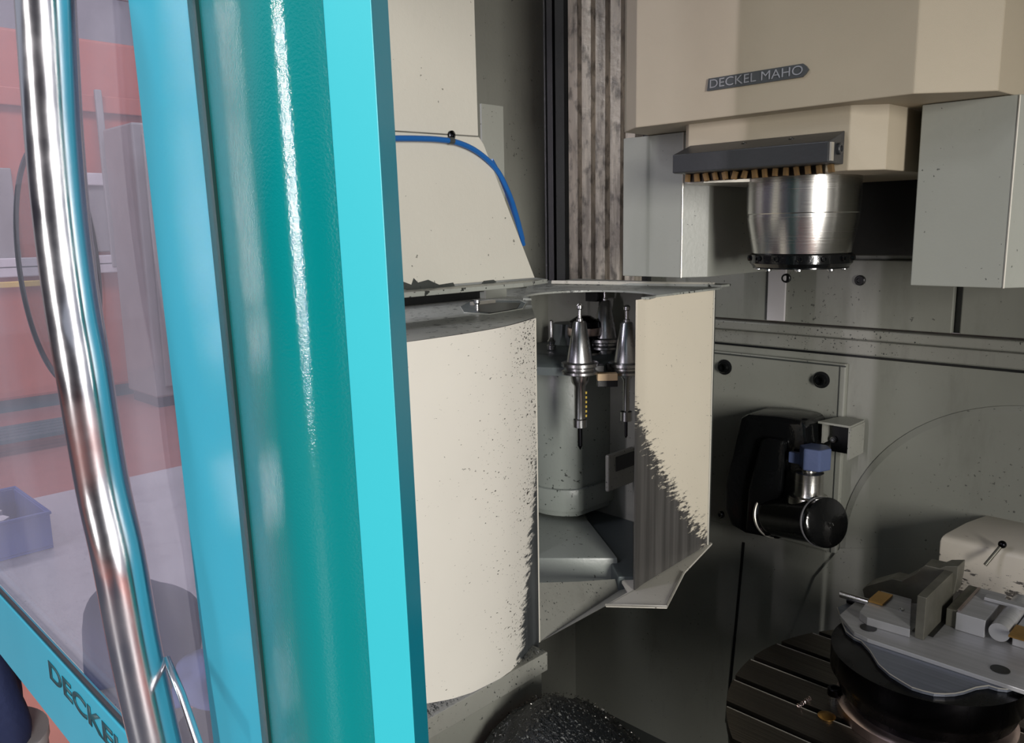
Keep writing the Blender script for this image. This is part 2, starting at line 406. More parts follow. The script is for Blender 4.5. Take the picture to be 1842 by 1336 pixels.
# black bar
bb = [(1.035, 1.703), (1.035, 1.6775), (1.040, 1.6765), (1.081, 1.6765), (1.081, 1.719)]
bm = bmesh.new()
xl, xr = -.684, -.4525
L = [bm.verts.new((xl, y, z)) for y, z in bb]; Rr = [bm.verts.new((xr+(y-1.035)*.02, y, z)) for y, z in bb]
for i in range(5): bm.faces.new((L[i], L[(i+1) % 5], Rr[(i+1) % 5], Rr[i]))
bm.faces.new(L); bm.faces.new(Rr)
bar = link('lamp_bar', bm, 'bar', hd, bevel=.0012, label='black wedge shaped bar across the front')
link('end_plate', bm_box((xr+.0005, 1.037, 1.679), (xr+.003, 1.045, 1.702)), 'edge_worn', bar)
bolt(bar, (xr+.0006, 1.062, 1.695), (1, 0, 0), .0075, 'screw', 'bar', .005)
for t in (.42, .72):
    x = xl+(xr-xl)*t; bolt(bar, (x, 1.066, 1.7125), (0, -.3, 1), .004, 'screw', 'black', .002)
for k in range(15):
    x = -.676+k*(.215/14)
    link('bristle_tuft', bm_box((x-.0022, 1.060, 1.6645+.0015*random.random()), (x+.0022+random.random()*.002, 1.068, 1.6760), rot=Matrix.Rotation(random.uniform(-.35, .35), 3, 'Y')), 'brown', bar)
link('bristle_holder', bm_box((-.683, 1.072, 1.6655), (-.475, 1.0805, 1.6762)), 'brownd', bar)
# spindle nose
sx, sy = -.553, 1.185
sp = link('spindle_nose', bm_lathe([(.0, 1.70), (.081, 1.70), (.081, 1.640), (.0805, 1.6165), (.0795, 1.6155), (.0795, 1.607), (.0708, 1.5585), (0, 1.5585)], (sx, sy, 0), (0,0,1), 96), 'steel', hd, smooth=True)
link('clamp_ring', bm_lathe([(0, 1.5532), (.0710, 1.5582), (.0738, 1.556), (.0738, 1.5435), (.069, 1.538), (.069, 1.536), (.055, 1.5355), (.04, 1.5355), (.034, 1.557), (0, 1.557)], (sx, sy, 0), (0,0,1), 72), 'blackoil', hd, smooth=True)
for k in range(14):
    an = 2*math.pi*k/14+.2; c = V((sx+.0735*math.cos(an), sy+.0735*math.sin(an), 1.551))
    bolt(hd, c, (math.cos(an), math.sin(an), 0), .0042, 'ring_screw', 'blackoil', .004)
for k in range(8):
    an = 2*math.pi*k/8+.4; c = V((sx+.061*math.cos(an), sy+.061*math.sin(an), 1.536))
    bolt(hd, c, (0, 0, -1), .005, 'face_screw', 'steel2', .0035)

# ------------------------------------------------------------------ tool magazine
XF = -.71; ZT = 1.497; ZB = 1.035
mg = empty('tool_magazine', (-.95, .95, 1.035), 'white drum shaped tool magazine housing with open tool window, smeared with oil', 'tool magazine')
arc = spline([(-.665, .475, 0), (-.662, .53, 0), (-.664, .60, 0), (-.672, .66, 0), (-.688, .712, 0), (-.708, .761, 0)], 8)
def sheet(path, z0, z1, th, name, mat, parent, uv=True, z0s=None):
    """upright sheet along a plan path with uv (u along the path, v up)"""
    bm = bmesh.new(); ul = bm.loops.layers.uv.new('UVMap'); k = len(path)
    s = [0]
    for a, b in zip(path, path[1:]): s.append(s[-1]+(V(b)-V(a)).length)
    nz = 10; g = []; uvs = {}
    for side in (0, 1):
        rows = []
        for i, p in enumerate(path):
            t = (V(path[min(i+1, k-1)])-V(path[max(i-1, 0)])).normalized(); nn = V((t.y, -t.x, 0))
            zb = z0s[i] if z0s else z0; col = []
            for j in range(nz+1):
                f = j/nz; q = V((p[0], p[1], zb+(z1-zb)*f))-nn*th*side
                v = bm.verts.new(q); uvs[v] = (s[i]/s[-1], (q.z-z0)/(z1-z0)); col.append(v)
            rows.append(col)
        g.append(rows)
    for side in (0, 1):
        for i in range(k-1):
            for j in range(nz):
                r = g[side]; bm.faces.new((r[i][j], r[i+1][j], r[i+1][j+1], r[i][j+1]))
    for i in range(k-1):
        for j in (0, nz): bm.faces.new((g[0][i][j], g[0][i+1][j], g[1][i+1][j], g[1][i][j]))
    for i in (0, k-1):
        for j in range(nz): bm.faces.new((g[0][i][j], g[0][i][j+1], g[1][i][j+1], g[1][i][j]))
    for f in bm.faces:
        for lp in f.loops: lp[ul].uv = uvs[lp.vert]
    return link(name, bm, mat, parent, smooth=True)
cut = [(600, 1278), (768, 1265), (812, 1257), (850, 1245), (900, 1220), (935, 1195), (972, 1160), (1100, 1130)]
def project(p):
    d = V(p)-CAM; c = dx*d.x + dy*d.y + dz*d.z
    return c.x/c.z*F+921, c.y/c.z*F+668
def cutz(p):                                # the sheet's lower rim is cut in a shallow curve
    z = 1.05
    for _ in range(6):
        px, py = project((p.x, p.y, z)); px = max(601, min(1099, px))
        for a, b in zip(cut, cut[1:]):
            if a[0] <= px <= b[0]: py = a[1]+(b[1]-a[1])*(px-a[0])/(b[0]-a[0])
        z = PX(px, py, p.x).z
    return z
sheet(arc, ZB, 1.487, .003, 'cover_shell', 'cover', mg, z0s=[cutz(p) for p in arc])
link('cover_edge', bm_box((XF-.004, .7605, ZB), (XF+.0015, .7645, 1.487)), 'beige', mg, bevel=.0008)
sp_path = [V((-.708, .985, 0)), V((-.712, 1.012, 0)), V((-.718, 1.10, 0)), V((-.722, 1.222, 0))]
def lerp(a, b, t): return a+(b-a)*t
path2 = []; z0s = []
for i in range(25):
    y = .985+(1.222-.985)*i/24
    x = -.708 - .004*min(1, (y-.985)/.027) - .010*max(0, (y-1.012)/.21)
    path2.append(V((x, y, 0)))
    z0s.append(ZB+.001 if y < 1.03 else ZB+.001)
sheet(path2, ZB, ZT-.003, .003, 'side_panel', 'panel', mg, z0s=z0s)
link('corner_strip', bm_box((-.740, 1.2245, ZB), (-.7215, 1.2275, ZT)), 'beige', mg, bevel=.0006)
link('side_return', bm_box((-1.25, 1.228, ZB), (-.722, 1.231, ZT)), 'greydark', mg)
# top plate with round notch for the tool change
nc, nr = V((-.80, .988)), .1015
def arcpts(a0, a1, n=20): return [(nc.x+nr*math.cos(a0+(a1-a0)*i/n), nc.y+nr*math.sin(a0+(a1-a0)*i/n)) for i in range(n+1)]
a_in = math.atan2(.925-nc.y, -.712-nc.x); a_in = math.asin(max(-1, min(1, (.925-nc.y)/nr)))
top = [(-.712, 1.231), (-1.25, 1.231), (-1.25, .93), (-.74, .54), (-.715, .762), (-.712, .87)]
a0 = math.atan2(-.05, .0884); a1 = math.atan2(.035, .095)
ap = arcpts(2*math.pi-2.05, .02, 26)
top = [(-.712, 1.231), (-1.16, 1.231), (-.85, .888)] + [(nc.x+nr*math.cos(t), nc.y+nr*math.sin(t)) for t in [math.radians(d) for d in range(-112, -361, -8)]] + [(-.698, .992)]
top[-2:] = [(-.712, 1.0)]
link('top_plate', bm_prism(top, ZT-.003, ZT), 'greytop', mg)
link('top_lip', bm_tube([V((-1.02, 1.145, ZT+.004)), V((-.732, 1.243, ZT+.004))], .0035, 6), 'beige', mg, label='worn light lip along the rear')
link('top_strip', bm_quadslab([(-1.02, 1.147, ZT+.0003), (-.74, 1.232, ZT+.0003), (-.712, 1.231, ZT+.0003), (-.712, 1.262, ZT+.0003), (-1.05, 1.25, ZT+.0003)], (0, 0, .004)), 'greytop', mg)
# top of the round cover with its slot
ct = [(p.x-.0005, p.y) for p in arc] + [(-.714, .768), (-.80, .855), (-1.10, 1.165), (-1.10, .80), (-.70, .475)]
slot_px = [(835, 563), (880, 566), (940, 556), (946, 546), (935, 541), (850, 540), (828, 552)]
zc = 1.487
sl = [PZ(*p, zc) for p in slot_px]
bmo = bm_prism(ct, zc-.003, zc)
cto = link('cover_top', bmo, 'greytop', mg)
link('slot_rim', bm_tube([q+V((0,0,.0006)) for q in sl+[sl[0]]], .0008, 6), 'leg', mg, label='worn slot rim')
link('slot_recess', bm_quadslab([q+V((0,0,.0003)) for q in sl], (0, 0, .0005)), 'inner', mg)
link('slot_depth', bm_quadslab([PZ(*p, zc)+V((0,0,.0009)) for p in ((858,562),(885,564),(930,556),(936,546),(862,545))], (0, 0, .0005)), 'black', mg)
a = PZ(858, 556, zc+.003); link('slot_pin', bm_lathe([(.003, 0), (.003, .010), (.0045, .012), (.0045, .016), (0, .016)], (a.x, a.y, zc), (0,0,1), 12), 'steel2', mg)
a = PZ(870, 543, zc+.004); link('slot_bar', bm_box((a.x-.004, a.y-.025, zc+.001), (a.x+.004, a.y+.022, zc+.006)), 'edge_worn', mg)
# tray, lip and skirt below the window
link('tray_skirt', bm_quadslab([V((-.710, .765, ZB)), V((-.710, .985, ZB)), PX(1150, 1038, -.765), PX(1040, 1046, -.765), PX(962, 1048, -.765)], (-.002, 0, -.002)), 'ledge', mg)  # grey coat darkens the beige skirt in place of its shade
link('bottom_plate', bm_prism([(-.712, .916), (-.641, .974), (-.69, 1.10), (-.722, 1.24), (-.76, 1.24), (-.745, 1.0), (-.714, .975)], ZB-.004, ZB-.0005), 'beige', mg)
link('inner_floor', bm_prism([(-.775, .85), (-.775, 1.22), (-1.12, 1.22), (-1.12, .95)], .998, 1.0015), 'inner', mg)
lp_ = [(-.712, .914, ZB), (-.641, .972, ZB), (-.690, 1.094, ZB)]
link('tray_lip', bm_tube([V(p)+V((0,0,.0002)) for p in lp_], .0022, 6), 'edge_worn', mg, label='bright worn lip')
shx = -.672; sh0 = PX(985, 1172, shx); sh1 = PX(985, 1205, shx)
link('shelf', bm_prism([(shx, .46), (shx, sh0.y), (shx-.03, sh0.y), (-.712, .758), (-.80, .758), (-.80, .46)], sh1.z, sh0.z), 'ledge', mg, bevel=.001)
bm = bmesh.new()
for k in range(420):
    p = V((random.uniform(shx-.03, shx-.003), random.uniform(.52, sh0.y-.004), sh0.z+.0015)); q = random.uniform(.0008, .0024)
    vs = [bm.verts.new(p+V((random.uniform(-q, q), random.uniform(-q, q), random.uniform(-.0012, .002)))) for _ in range(4)]
    for a, b, c in ((0,1,2), (0,1,3), (1,2,3), (0,2,3)): bm.faces.new((vs[a], vs[b], vs[c]))
o = link('chip_debris', bm, 'greydark', mg); o['kind'] = 'stuff'
link('shelf_apron', bm_box((-.90, .47, .31), (shx-.008, sh0.y-.004, sh1.z-.0005)), 'grey', mg)
# inside
link('inner_back', bm_prism([(-1.10, .90), (-1.10, 1.225), (-1.13, 1.225), (-1.13, .90)], ZB, ZT-.004), 'grey', mg)
link('inner_wall', bm_prism([(-1.13, 1.222), (-.725, 1.222), (-.725, 1.226), (-1.13, 1.226)], ZB, ZT-.004), 'grey', mg)
link('hanger', bm_box((-.955, 1.165, ZT-.03), (-.93, 1.19, ZT-.004)), 'black', mg)
# column and foot
cc = PD(1020, 800, 1.60); ccx, ccy = cc.x, cc.y
def poly_n(cx, cy, r, n, ph=0): return [(cx+r*math.cos(ph+2*math.pi*i/n), cy+r*math.sin(ph+2*math.pi*i/n)) for i in range(n)]
def dshape(r):
    e1 = V((.714, .700, 0)); e2 = V((-.70, .714, 0))      # image right, away
    out = []
    for d in range(180, 281, 10): out.append((ccx+r*(e1.x*math.cos(math.radians(d))+e2.x*math.sin(math.radians(d))), ccy+r*(e1.y*math.cos(math.radians(d))+e2.y*math.sin(math.radians(d)))))
    for (u, v_) in ((.25, -.93), (1.0, -.25), (1.0, .9), (-1, .9)): out.append((ccx+r*(e1.x*u+e2.x*v_), ccy+r*(e1.y*u+e2.y*v_)))
    return out
link('column', bm_prism(dshape(.082), 1.06, 1.351), 'column', mg, smooth=True, bevel=.0015)
link('column_collar', bm_prism(dshape(.091), 1.072, 1.115), 'column', mg, smooth=True, bevel=.0015)
zf = 1.115
rr = ray(1112, 1003); zf = 1.6-.785*rr.z/rr.x
fp = [PZ(930, 1003, zf), PZ(1112, 1003, zf), PZ(1051, 925, zf), PZ(1005, 880, zf), PZ(920, 880, zf)]
fq = [PZ(1112, 1037, 1.04), PZ(1140, 1037, 1.04), PZ(1140, 900, 1.04), PZ(1040, 900, 1.04)]
link('foot_rear', bm_prism([(p.x, p.y) for p in fq], 1.002, 1.04), 'inner', mg, bevel=.002)
link('foot', bm_prism([(p.x, p.y) for p in fp], 1.002, zf), 'column', mg, bevel=.004, smooth=True)
# carrier disc
kc = PD(1045, 640, 1.56); R0 = .235
link('carrier_disc', bm_lathe([(0, 1.372), (R0-.045, 1.372), (R0-.035, 1.366), (R0-.035, 1.352), (0, 1.352)], (kc.x-.03, kc.y, 0), (0,0,1), 64), 'inner', mg, smooth=True)
link('disc_hub', bm_lathe([(0, 1.42), (.03, 1.42), (.034, 1.38), (.10, 1.3725), (0, 1.3725)], (kc.x-.03, kc.y, 0), (0,0,1), 32), 'inner', mg, smooth=True)
def gripper(px, py, d, tan=False):
    c = PD(px, py, d)
    o = link('gripper', bm_box(c+V((-.017, -.008, -.006)), c+V((.017, .008, .006)), rot=Matrix.Rotation(math.radians(46), 3, 'Z')), 'tan' if tan else 'black', mg, bevel=.001, label='tan gripper tip' if tan else None)
gripper(1092, 677, 1.36, True); gripper(1092, 688, 1.365); gripper(1068, 662, 1.37); gripper(1108, 660, 1.39)
link('white_bracket', bm_box(PD(1103, 880, 1.50)+V((-.004, -.02, 0)), PD(1103, 880, 1.50)+V((.004, .06, .07))), 'ledge', mg, bevel=.003)
link('bracket_window', bm_box(PD(1103, 880, 1.50)+V((.0045, .002, .035)), PD(1103, 880, 1.50)+V((.006, .058, .062))), 'black', mg)

# tool holders hung in the magazine
def tool(px, py, d, label, kind, s=1.0):
    """py = pixel height of the flange"""
    c = PD(px, py, d)
    t = empty('tool_holder', c, label, 'tool holder', 'tool holders in the magazine')
    link('taper', bm_lathe([(.0222, .006), (.0108, .072), (.009, .074), (0, .074)], c, seg=32), 'steel2', t, smooth=True)
    link('pull_stud', bm_lathe([(.0055, .0742), (.0055, .078), (.0035, .079), (.0035, .093), (.006, .095), (.006, .100), (.003, .103), (0, .103)], c, seg=16), 'steel2', t, smooth=True)
    link('flange', bm_lathe([(.024, .0058), (.0315, .004), (.0315, -.001), (.0265, -.004), (.0265, -.007), (.0315, -.010), (.0315, -.014), (.022, -.017), (0, -.017)], c, seg=32), 'steel2', t, smooth=True)
    if kind == 'drill':
        link('chuck', bm_lathe([(.016, -.0172), (.014, -.03), (.0095, -.036), (.0095, -.092), (.0115, -.094), (.0115, -.107), (0, -.107)], c, seg=24), 'steel2', t, smooth=True)
        link('drill_bit', bm_lathe([(.0042, -.1072), (.0042, -.14), (0, -.148)], c, seg=10), 'drum', t)
        for k in range(6): link('yellow_mark', bm_box(c+V((.0062, .0062, -.050-k*.008)), c+V((.0085, .0085, -.046-k*.008))), 'yellow', t)
    elif kind == 'slim':
        link('chuck', bm_lathe([(.013, -.0172), (.0065, -.026), (.006, -.080), (.0105, -.082), (.0105, -.098), (0, -.098)], c, seg=20), 'steel2', t, smooth=True)
        link('drill_bit', bm_lathe([(.0028, -.0982), (.0028, -.126), (0, -.13)], c, seg=8), 'drum', t)
    else:
        link('chuck', bm_lathe([(.020, -.0172), (.020, -.05), (0, -.05)], c, seg=24), 'steel2', t, smooth=True)
    return t
tool(1043, 656, 1.36, 'tool holder hanging nearest in the window, with long marked drill chuck', 'drill')
tool(1127, 656, 1.39, 'slim tool holder right of the nearest one, half hidden by the side panel', 'slim')
tool(1088, 612, 1.50, 'dim tool holder far back in the window between the front two', 'short')
# inverted large cutter on the disc and small stud at the left
c = PD(1051, 650, 1.50)
t = empty('boring_head', c, 'broad boring head with copper band behind the nearest tool holder', 'tool')
link('body', bm_lathe([(0, .0), (.028, .0), (.030, .02), (.020, .024), (.018, .034), (.030, .048), (.028, .075), (.012, .085), (0, .085)], c, seg=32), 'drum', t, smooth=True)
link('band', bm_lathe([(.0305, .050), (.0310, .052), (.0310, .062), (.0305, .064)], c, seg=32), 'pink', t, smooth=True)
link('lower_band', bm_lathe([(.0305, .004), (.0310, .006), (.0310, .018), (.0305, .019)], c, seg=32), 'steel2', t, smooth=True)
link('insert', bm_prism([(c.x+.026, c.y+.018), (c.x+.036, c.y+.030), (c.x+.028, c.y+.034)], c.z+.045, c.z+.068), 'brass', t)
c = PD(992, 617, 1.52)
t = empty('small_arbor', c, 'small arbor standing at the left of the magazine window', 'tool')
link('body', bm_lathe([(0, -.012), (.008, -.012), (.009, -.004), (.006, -.002), (.008, .004), (.005, .008), (.003, .012), (.0035, .042), (0, .044)], c, seg=20), 'steel2', t, smooth=True)

# ------------------------------------------------------------------ hood above the magazine
hood = empty('magazine_hood', (-.80, .7, 1.531), 'beige sheet metal hood with sloping rear edge above the tool magazine', 'hood')
XH = -.80
hp = [(.56, 1.531), (.861, 1.531), (.765, 1.712), (.757, 1.7205), (.56, 1.7165)]
link('lower_sheet', bm_quadslab([(XH, y, z) for y, z in hp], (-.004, 0, 0)), 'hood', hood, bevel=.0006)
hp = [(.56, 1.718), (.7555, 1.722), (.7515, 2.3), (.56, 2.3)]
link('upper_sheet', bm_quadslab([(XH, y, z) for y, z in hp], (-.004, 0, 0)), 'hood', hood, bevel=.0006)
link('rear_return', bm_quadslab([(-.98, PX(866, 190, -.98).y, 1.45), (-.98, PX(905, 190, -.98).y, 1.45), (-.98, PX(905, 190, -.98).y, PX(880, 188, -.98).z), (-.98, PX(866, 190, -.98).y, PX(880, 188, -.98).z)], (-.004, 0, 0)), 'leg', hood)
link('flange', bm_prism([(-.80, .50), (-.765, .50), (-.765, .80), (-.79, .878), (-.84, .90), (-.84, .50)], 1.5225, 1.5285), 'greytop', hood, bevel=.001)
link('gap_shade_sheet', bm_prism([(-1.0, .72), (-.99, .72), (-.99, .93), (-1.0, .93)], 1.4875, 1.53), 'black', hood)  # black sheet put deep under the hood; the gap's shade in its colour
# chipped paint at the foot of the hood: bare dark primer patch
chip = [(722, 520), (724, 506), (740, 512), (744, 500), (752, 508), (770, 503), (790, 512), (815, 508), (818, 514), (780, 520), (750, 524)]
link('paint_chip', bm_quadslab([PX(px, py, XH+.0004) for px, py in chip], (.0003, 0, 0)), 'greydark', hood, label='chipped dark paint patch')
chip = [(866, 510), (870, 505), (888, 503), (893, 507), (880, 511)]
link('paint_chip', bm_quadslab([PX(px, py, XH+.0004) for px, py in chip], (.0003, 0, 0)), 'greydark', hood)

hs = empty('air_hose', PX(815, 252, XH+.008), 'blue air hose curving over the beige hood', 'hose')
pts = [PX(690, 249, XH+.006), PX(745, 249, XH+.006), PX(790, 251, XH+.006), PX(825, 257, XH+.006), PX(860, 274, XH+.005), PX(893, 305, XH+.002), PX(914, 345, XH-.002), PX(928, 385, XH-.012), PX(940, 430, XH-.03)]
link('tube', bm_tube(spline(pts, 6), .0036, 10), 'blue', hs, smooth=True)
pts = [PX(884, 288, XH-.001), PX(900, 318, XH-.004), PX(916, 358, XH-.01), PX(932, 405, XH-.02), PX(942, 440, XH-.034)]
link('tube', bm_tube(spline(pts, 6), .0030, 8), 'blue', hs, smooth=True)
c = PX(811, 243, XH+.0005)
link('clip', bm_lathe([(0, 0), (.0055, 0), (.0055, .003), (.004, .004), (.002, .006), (0, .006)], c, (1,0,0), 16), 'drum', hs, label='dark screw clip')
c = PX(811, 253, XH+.006)
link('clip', bm_tube([c+V((0,-.004,0)), c+V((0,.004,0))], .0045, 10), 'greydark', hs)

# ------------------------------------------------------------------ access plate and hydraulic unit on the back wall
acc = empty('access_plate', (-.78, 1.59, 1.1), 'grey bolted access plate on the rear wall behind the black valve', 'access plate')
a = PY(1522, 655, 1.585)
link('plate', bm_box((-1.02, 1.585, .93), (a.x, 1.5995, a.z)), 'grey', acc, bevel=.0025)
link('top_edge', bm_box((-1.02, 1.583, a.z-.006), (a.x, 1.5849, a.z-.003)), 'greydark', acc)
link('side_edge', bm_box((a.x-.012, 1.5838, .93), (a.x-.0105, 1.5849, a.z-.006)), 'greydark', acc)
for p in ((1478, 683), (1304, 660)):
    c = PY(*p, 1.5845); o = bolt(acc, c, (0, -1, 0), .012, 'bolt', 'blackoil', .012)
    link('washer', bm_lathe([(0,0),(.017,0),(.017,.002),(0,.002)], c, (0,-1,0), 20), 'black', o)
br = empty('channel_bracket', PY(1510, 800, 1.52), 'small open square channel bracket on the rear wall beside the blue knob', 'bracket')
a = PY(1478, 760, 1.52); b = PY(1528, 826, 1.52)
link('top_face', bm_prism([(a.x-.005, 1.515), (b.x, 1.515), (b.x, 1.584), (a.x+.01, 1.584)], a.z-.001, a.z+.003), 'grey', br)
link('side_face', bm_box((b.x-.003, 1.515, b.z), (b.x+.001, 1.584, a.z-.0012)), 'ledge', br)
link('back_face', bm_box((a.x+.006, 1.555, b.z), (b.x-.0035, 1.560, a.z-.0012)), 'black', br)
link('left_face', bm_box((a.x-.003, 1.53, b.z+.02), (a.x+.001, 1.584, a.z-.0012)), 'ledge', br)
c = PY(1500, 790, 1.55); bolt(br, c, (0, -1, 0), .006, 'bolt', 'steel2')

hv = empty('hydraulic_valve', PY(1400, 900, 1.5), 'black oily valve body with blue hexagonal knob on the rear wall', 'valve')
def PYs(l, y): return [PY(a, b, y) for a, b in l]
body = [(1330, 752), (1345, 744), (1400, 748), (1440, 755), (1450, 765), (1452, 800), (1440, 900), (1425, 950), (1400, 972), (1340, 960), (1314, 945), (1302, 915), (1303, 870), (1316, 820)]
link('body', bm_quadslab(PYs(body, 1.485), (0, .095, 0)), 'blackoil', hv, bevel=.008, smooth=True)
cv = [(1368, 790), (1380, 788), (1410, 792), (1412, 800), (1398, 960), (1380, 966), (1340, 955), (1345, 880)]
link('front_cover', bm_quadslab(PYs(cv, 1.468), (0, .016, 0)), 'blackoil', hv, bevel=.006, smooth=True)
bolt(hv, PY(1299, 925, 1.52), (-.3, -1, 0), .008, 'bolt', 'blackoil', .008)
A = PY(1392, 925, 1.50); B = PY(1488, 940, 1.43); axv = (B-A)
L_ = axv.length
link('elbow', bm_lathe([(0, 0), (.046, 0), (.046, .004), (.043, .006), (.043, L_-.022), (.046, L_-.020), (.046, L_-.012), (.043, L_-.010), (.046, L_-.008), (.047, L_), (.041, L_+.003), (0, L_+.003)], A, axv, 40), 'blackoil', hv, smooth=True)
link('clamp_band', bm_lathe([(.047, -.003), (.0485, -.002), (.0485, .002), (.047, .003)], A, axv, 40), 'edge_worn', hv, smooth=True)
link('end_ring', bm_lathe([(.0462, L_-.019), (.0468, L_-.018), (.0468, L_-.015), (.0462, L_-.014)], A, axv, 40), 'vsteel', hv, smooth=True)
an = axv.normalized()
link('end_mark', bm_box(B+an*.0035+V((-.010, -.001, -.008)), B+an*.0035+V((.010, .001, -.003)), rot=Matrix.Rotation(-.5, 3, 'Y')), 'steel2', hv, label='small bright mark on the end cap')
K = PY(1452, 925, 1.47)
kz = lambda y: PY(1452, y, 1.47).z - K.z
link('neck', bm_lathe([(0, .0), (.042, .0), (.038, kz(905)), (.038, kz(897)), (.036, kz(890)), (.029, kz(888)), (.027, kz(882)), (.027, kz(848)), (.014, kz(846)), (.014, kz(838)), (0, kz(838))], K, (0,0,1), 36), 'steel', hv, smooth=True)
H = PY(1466, 843, 1.47)
kb = link('knob', bm_prism(poly_n(H.x-.001, H.y, .030, 6, math.radians(10)), H.z+.001, PY(1466, 803, 1.47).z), 'knob', hv, bevel=.003, label='blue hexagonal knob')
link('knob_lever', bm_box((H.x-.052, H.y-.006, H.z+.004), (H.x-.02, H.y+.006, H.z+.026)), 'knob', hv, bevel=.002)

# ------------------------------------------------------------------ swivel casting behind the table
cs = empty('trunnion_casting', (-.3, 1.53, .9), 'pale grey rounded trunnion casting behind the vise', 'casting')
bx0 = -.412
o = link('casting_body', bm_prism([(bx0, .84), (bx0, 1.052), (bx0+.006, 1.060), (bx0+.02, 1.062), (.10, 1.066), (.10, .84)], 0, 1), 'leg', cs)
bpy.data.objects.remove(o)
bm = bmesh.new()
prof = [(1.470, .84), (1.470, 1.052), (1.474, 1.060), (1.484, 1.064), (1.54, 1.073), (1.5995, 1.075), (1.5995, .84)]
Lf = [bm.verts.new((bx0+(max(0, y-1.47))*.3, y, z)) for y, z in prof]; Rt = [bm.verts.new((.10, y, z)) for y, z in prof]
for i in range(len(prof)): bm.faces.new((Lf[i], Lf[(i+1) % 7], Rt[(i+1) % 7], Rt[i]))
bm.faces.new(Lf); bm.faces.new(Rt)
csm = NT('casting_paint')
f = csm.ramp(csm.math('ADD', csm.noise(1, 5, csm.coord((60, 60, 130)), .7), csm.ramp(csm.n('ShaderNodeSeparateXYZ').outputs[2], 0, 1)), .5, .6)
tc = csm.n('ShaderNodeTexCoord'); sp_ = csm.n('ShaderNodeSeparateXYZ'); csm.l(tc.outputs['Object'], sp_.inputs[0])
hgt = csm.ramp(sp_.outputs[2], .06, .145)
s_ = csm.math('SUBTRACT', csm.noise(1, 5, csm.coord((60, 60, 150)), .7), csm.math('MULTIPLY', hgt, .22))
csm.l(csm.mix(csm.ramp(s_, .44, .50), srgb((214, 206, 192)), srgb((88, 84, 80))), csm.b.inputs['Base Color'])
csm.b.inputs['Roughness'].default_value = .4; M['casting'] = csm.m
link('casting_body', bm, 'casting', cs, bevel=.004, smooth=True)

# ------------------------------------------------------------------ rotary T-slot table
TC = V((-.277, 1.1456)); TR = .311; TZ = .90
tb = empty('rotary_table', (TC.x, TC.y, TZ-.05), 'round steel T-slot table under the vise', 'machine table')
link('table_base', bm_lathe([(0, -.06), (TR-.02, -.06), (TR-.004, -.05), (TR-.004, -.016), (0, -.016)], (TC.x, TC.y, TZ), (0,0,1), 96), 'drum', tb, smooth=True)
slots = [.925, 1.001, 1.0725, 1.1455, 1.221, 1.297, 1.372]
sw = .0065
def strip(y0, y1):
    out = []; n = 14
    f = lambda y: math.sqrt(max(0, TR**2-(y-TC.y)**2))
    for i in range(n+1):
        y = y0+(y1-y0)*i/n; out.append((TC.x+f(y), y))
    for i in range(n+1):
        y = y1+(y0-y1)*i/n; out.append((TC.x-f(y), y))
    clean = [out[0]]
    for p in out[1:]:
        if (V(p)-V(clean[-1])).length > 1e-4: clean.append(p)
    return clean
bounds = [TC.y-TR+.0005] + slots + [TC.y+TR-.0005]
for i in range(len(bounds)-1):
    y0 = bounds[i] + (sw if i else 0); y1 = bounds[i+1] - (sw if i < len(bounds)-2 else 0)
    s = link('table_segment', bm_prism(strip(y0, y1), TZ-.0155, TZ), 'dsteel', tb)
    if i < len(bounds)-2:
        xs = math.sqrt(TR**2-(y1-TC.y)**2)
        link('slot_edge', bm_box((TC.x-xs+.002, y1-.0012, TZ+.0001), (TC.x+xs-.002, y1+.0001, TZ+.0007)), 'edge_worn', s, label='bright worn slot edge')
# plug and clamp in the slot
c = PZ(1487, 1288, TZ+.0005)
o = link('brass_plug', bm_lathe([(0, 0), (.0125, 0), (.0125, .001), (.009, .0025), (0, .004)], c, (0,0,1), 24), 'brass', None, smooth=True)
tag(o, 'small round brass plug lying in the front slot of the round table', 'plug')
c = PZ(1500, 1262, TZ)
t = empty('clamp_screw', c, 'short steel clamp screw standing beside the vise base', 'screw')
link('shank', bm_lathe([(0, 0), (.008, 0), (.008, .012), (0, .012)], c, (0,0,1), 16), 'steel2', t, smooth=True)
link('cap', bm_lathe([(0, .0122), (.010, .0122), (.010, .022), (.009, .023), (.006, .023), (.0055, .016), (0, .016)], c, (0,0,1), 18), 'drum', t, smooth=True)
spc = PZ(1447, 1262, TZ+.004)
t = link('chip_coil', bm_tube([spc+V((.020*(i/40-.5)*.2, .035*(i/40-.5), 0))+V((.003*math.cos(i*1.1), 0, .003*math.sin(i*1.1))) for i in range(40)], .0006, 5), 'pink', None)
tag(t, 'thin curled metal chip on the round table left of the brass plug', 'metal chip')

# ------------------------------------------------------------------ vise on the table
vc = V((-.33, 1.165, TZ))
vi = empty('machine_vise', vc, 'steel machine vise on black oily round base, on the round table', 'vise')
link('base_ring', bm_lathe([(0, .0003), (.118, .0003), (.118, .014), (.112, .018), (0, .018)], vc, (0,0,1), 72), 'pink', vi, smooth=True, label='bright turned ring')
link('base_drum', bm_lathe([(0, .0182), (.104, .0182), (.106, .03), (.115, .034), (.120, .05), (.128, .062), (.128, .0955), (0, .0955)], vc, (0,0,1), 72), 'drum', vi, smooth=True)
ZP = 1.0
wav = [(1505.8, 1092.4), (1513, 1115), (1522, 1136), (1535, 1146), (1549.5, 1153), (1565, 1170), (1580, 1194), (1600, 1212), (1621, 1225), (1640, 1236), (1659, 1242), (1680, 1247), (1700, 1248), (1718, 1247), (1734, 1243.6), (1756, 1236), (1778, 1233), (1795, 1238), (1812, 1240), (1826, 1236)]
pts = [PZ(*p, ZP) for p in wav]
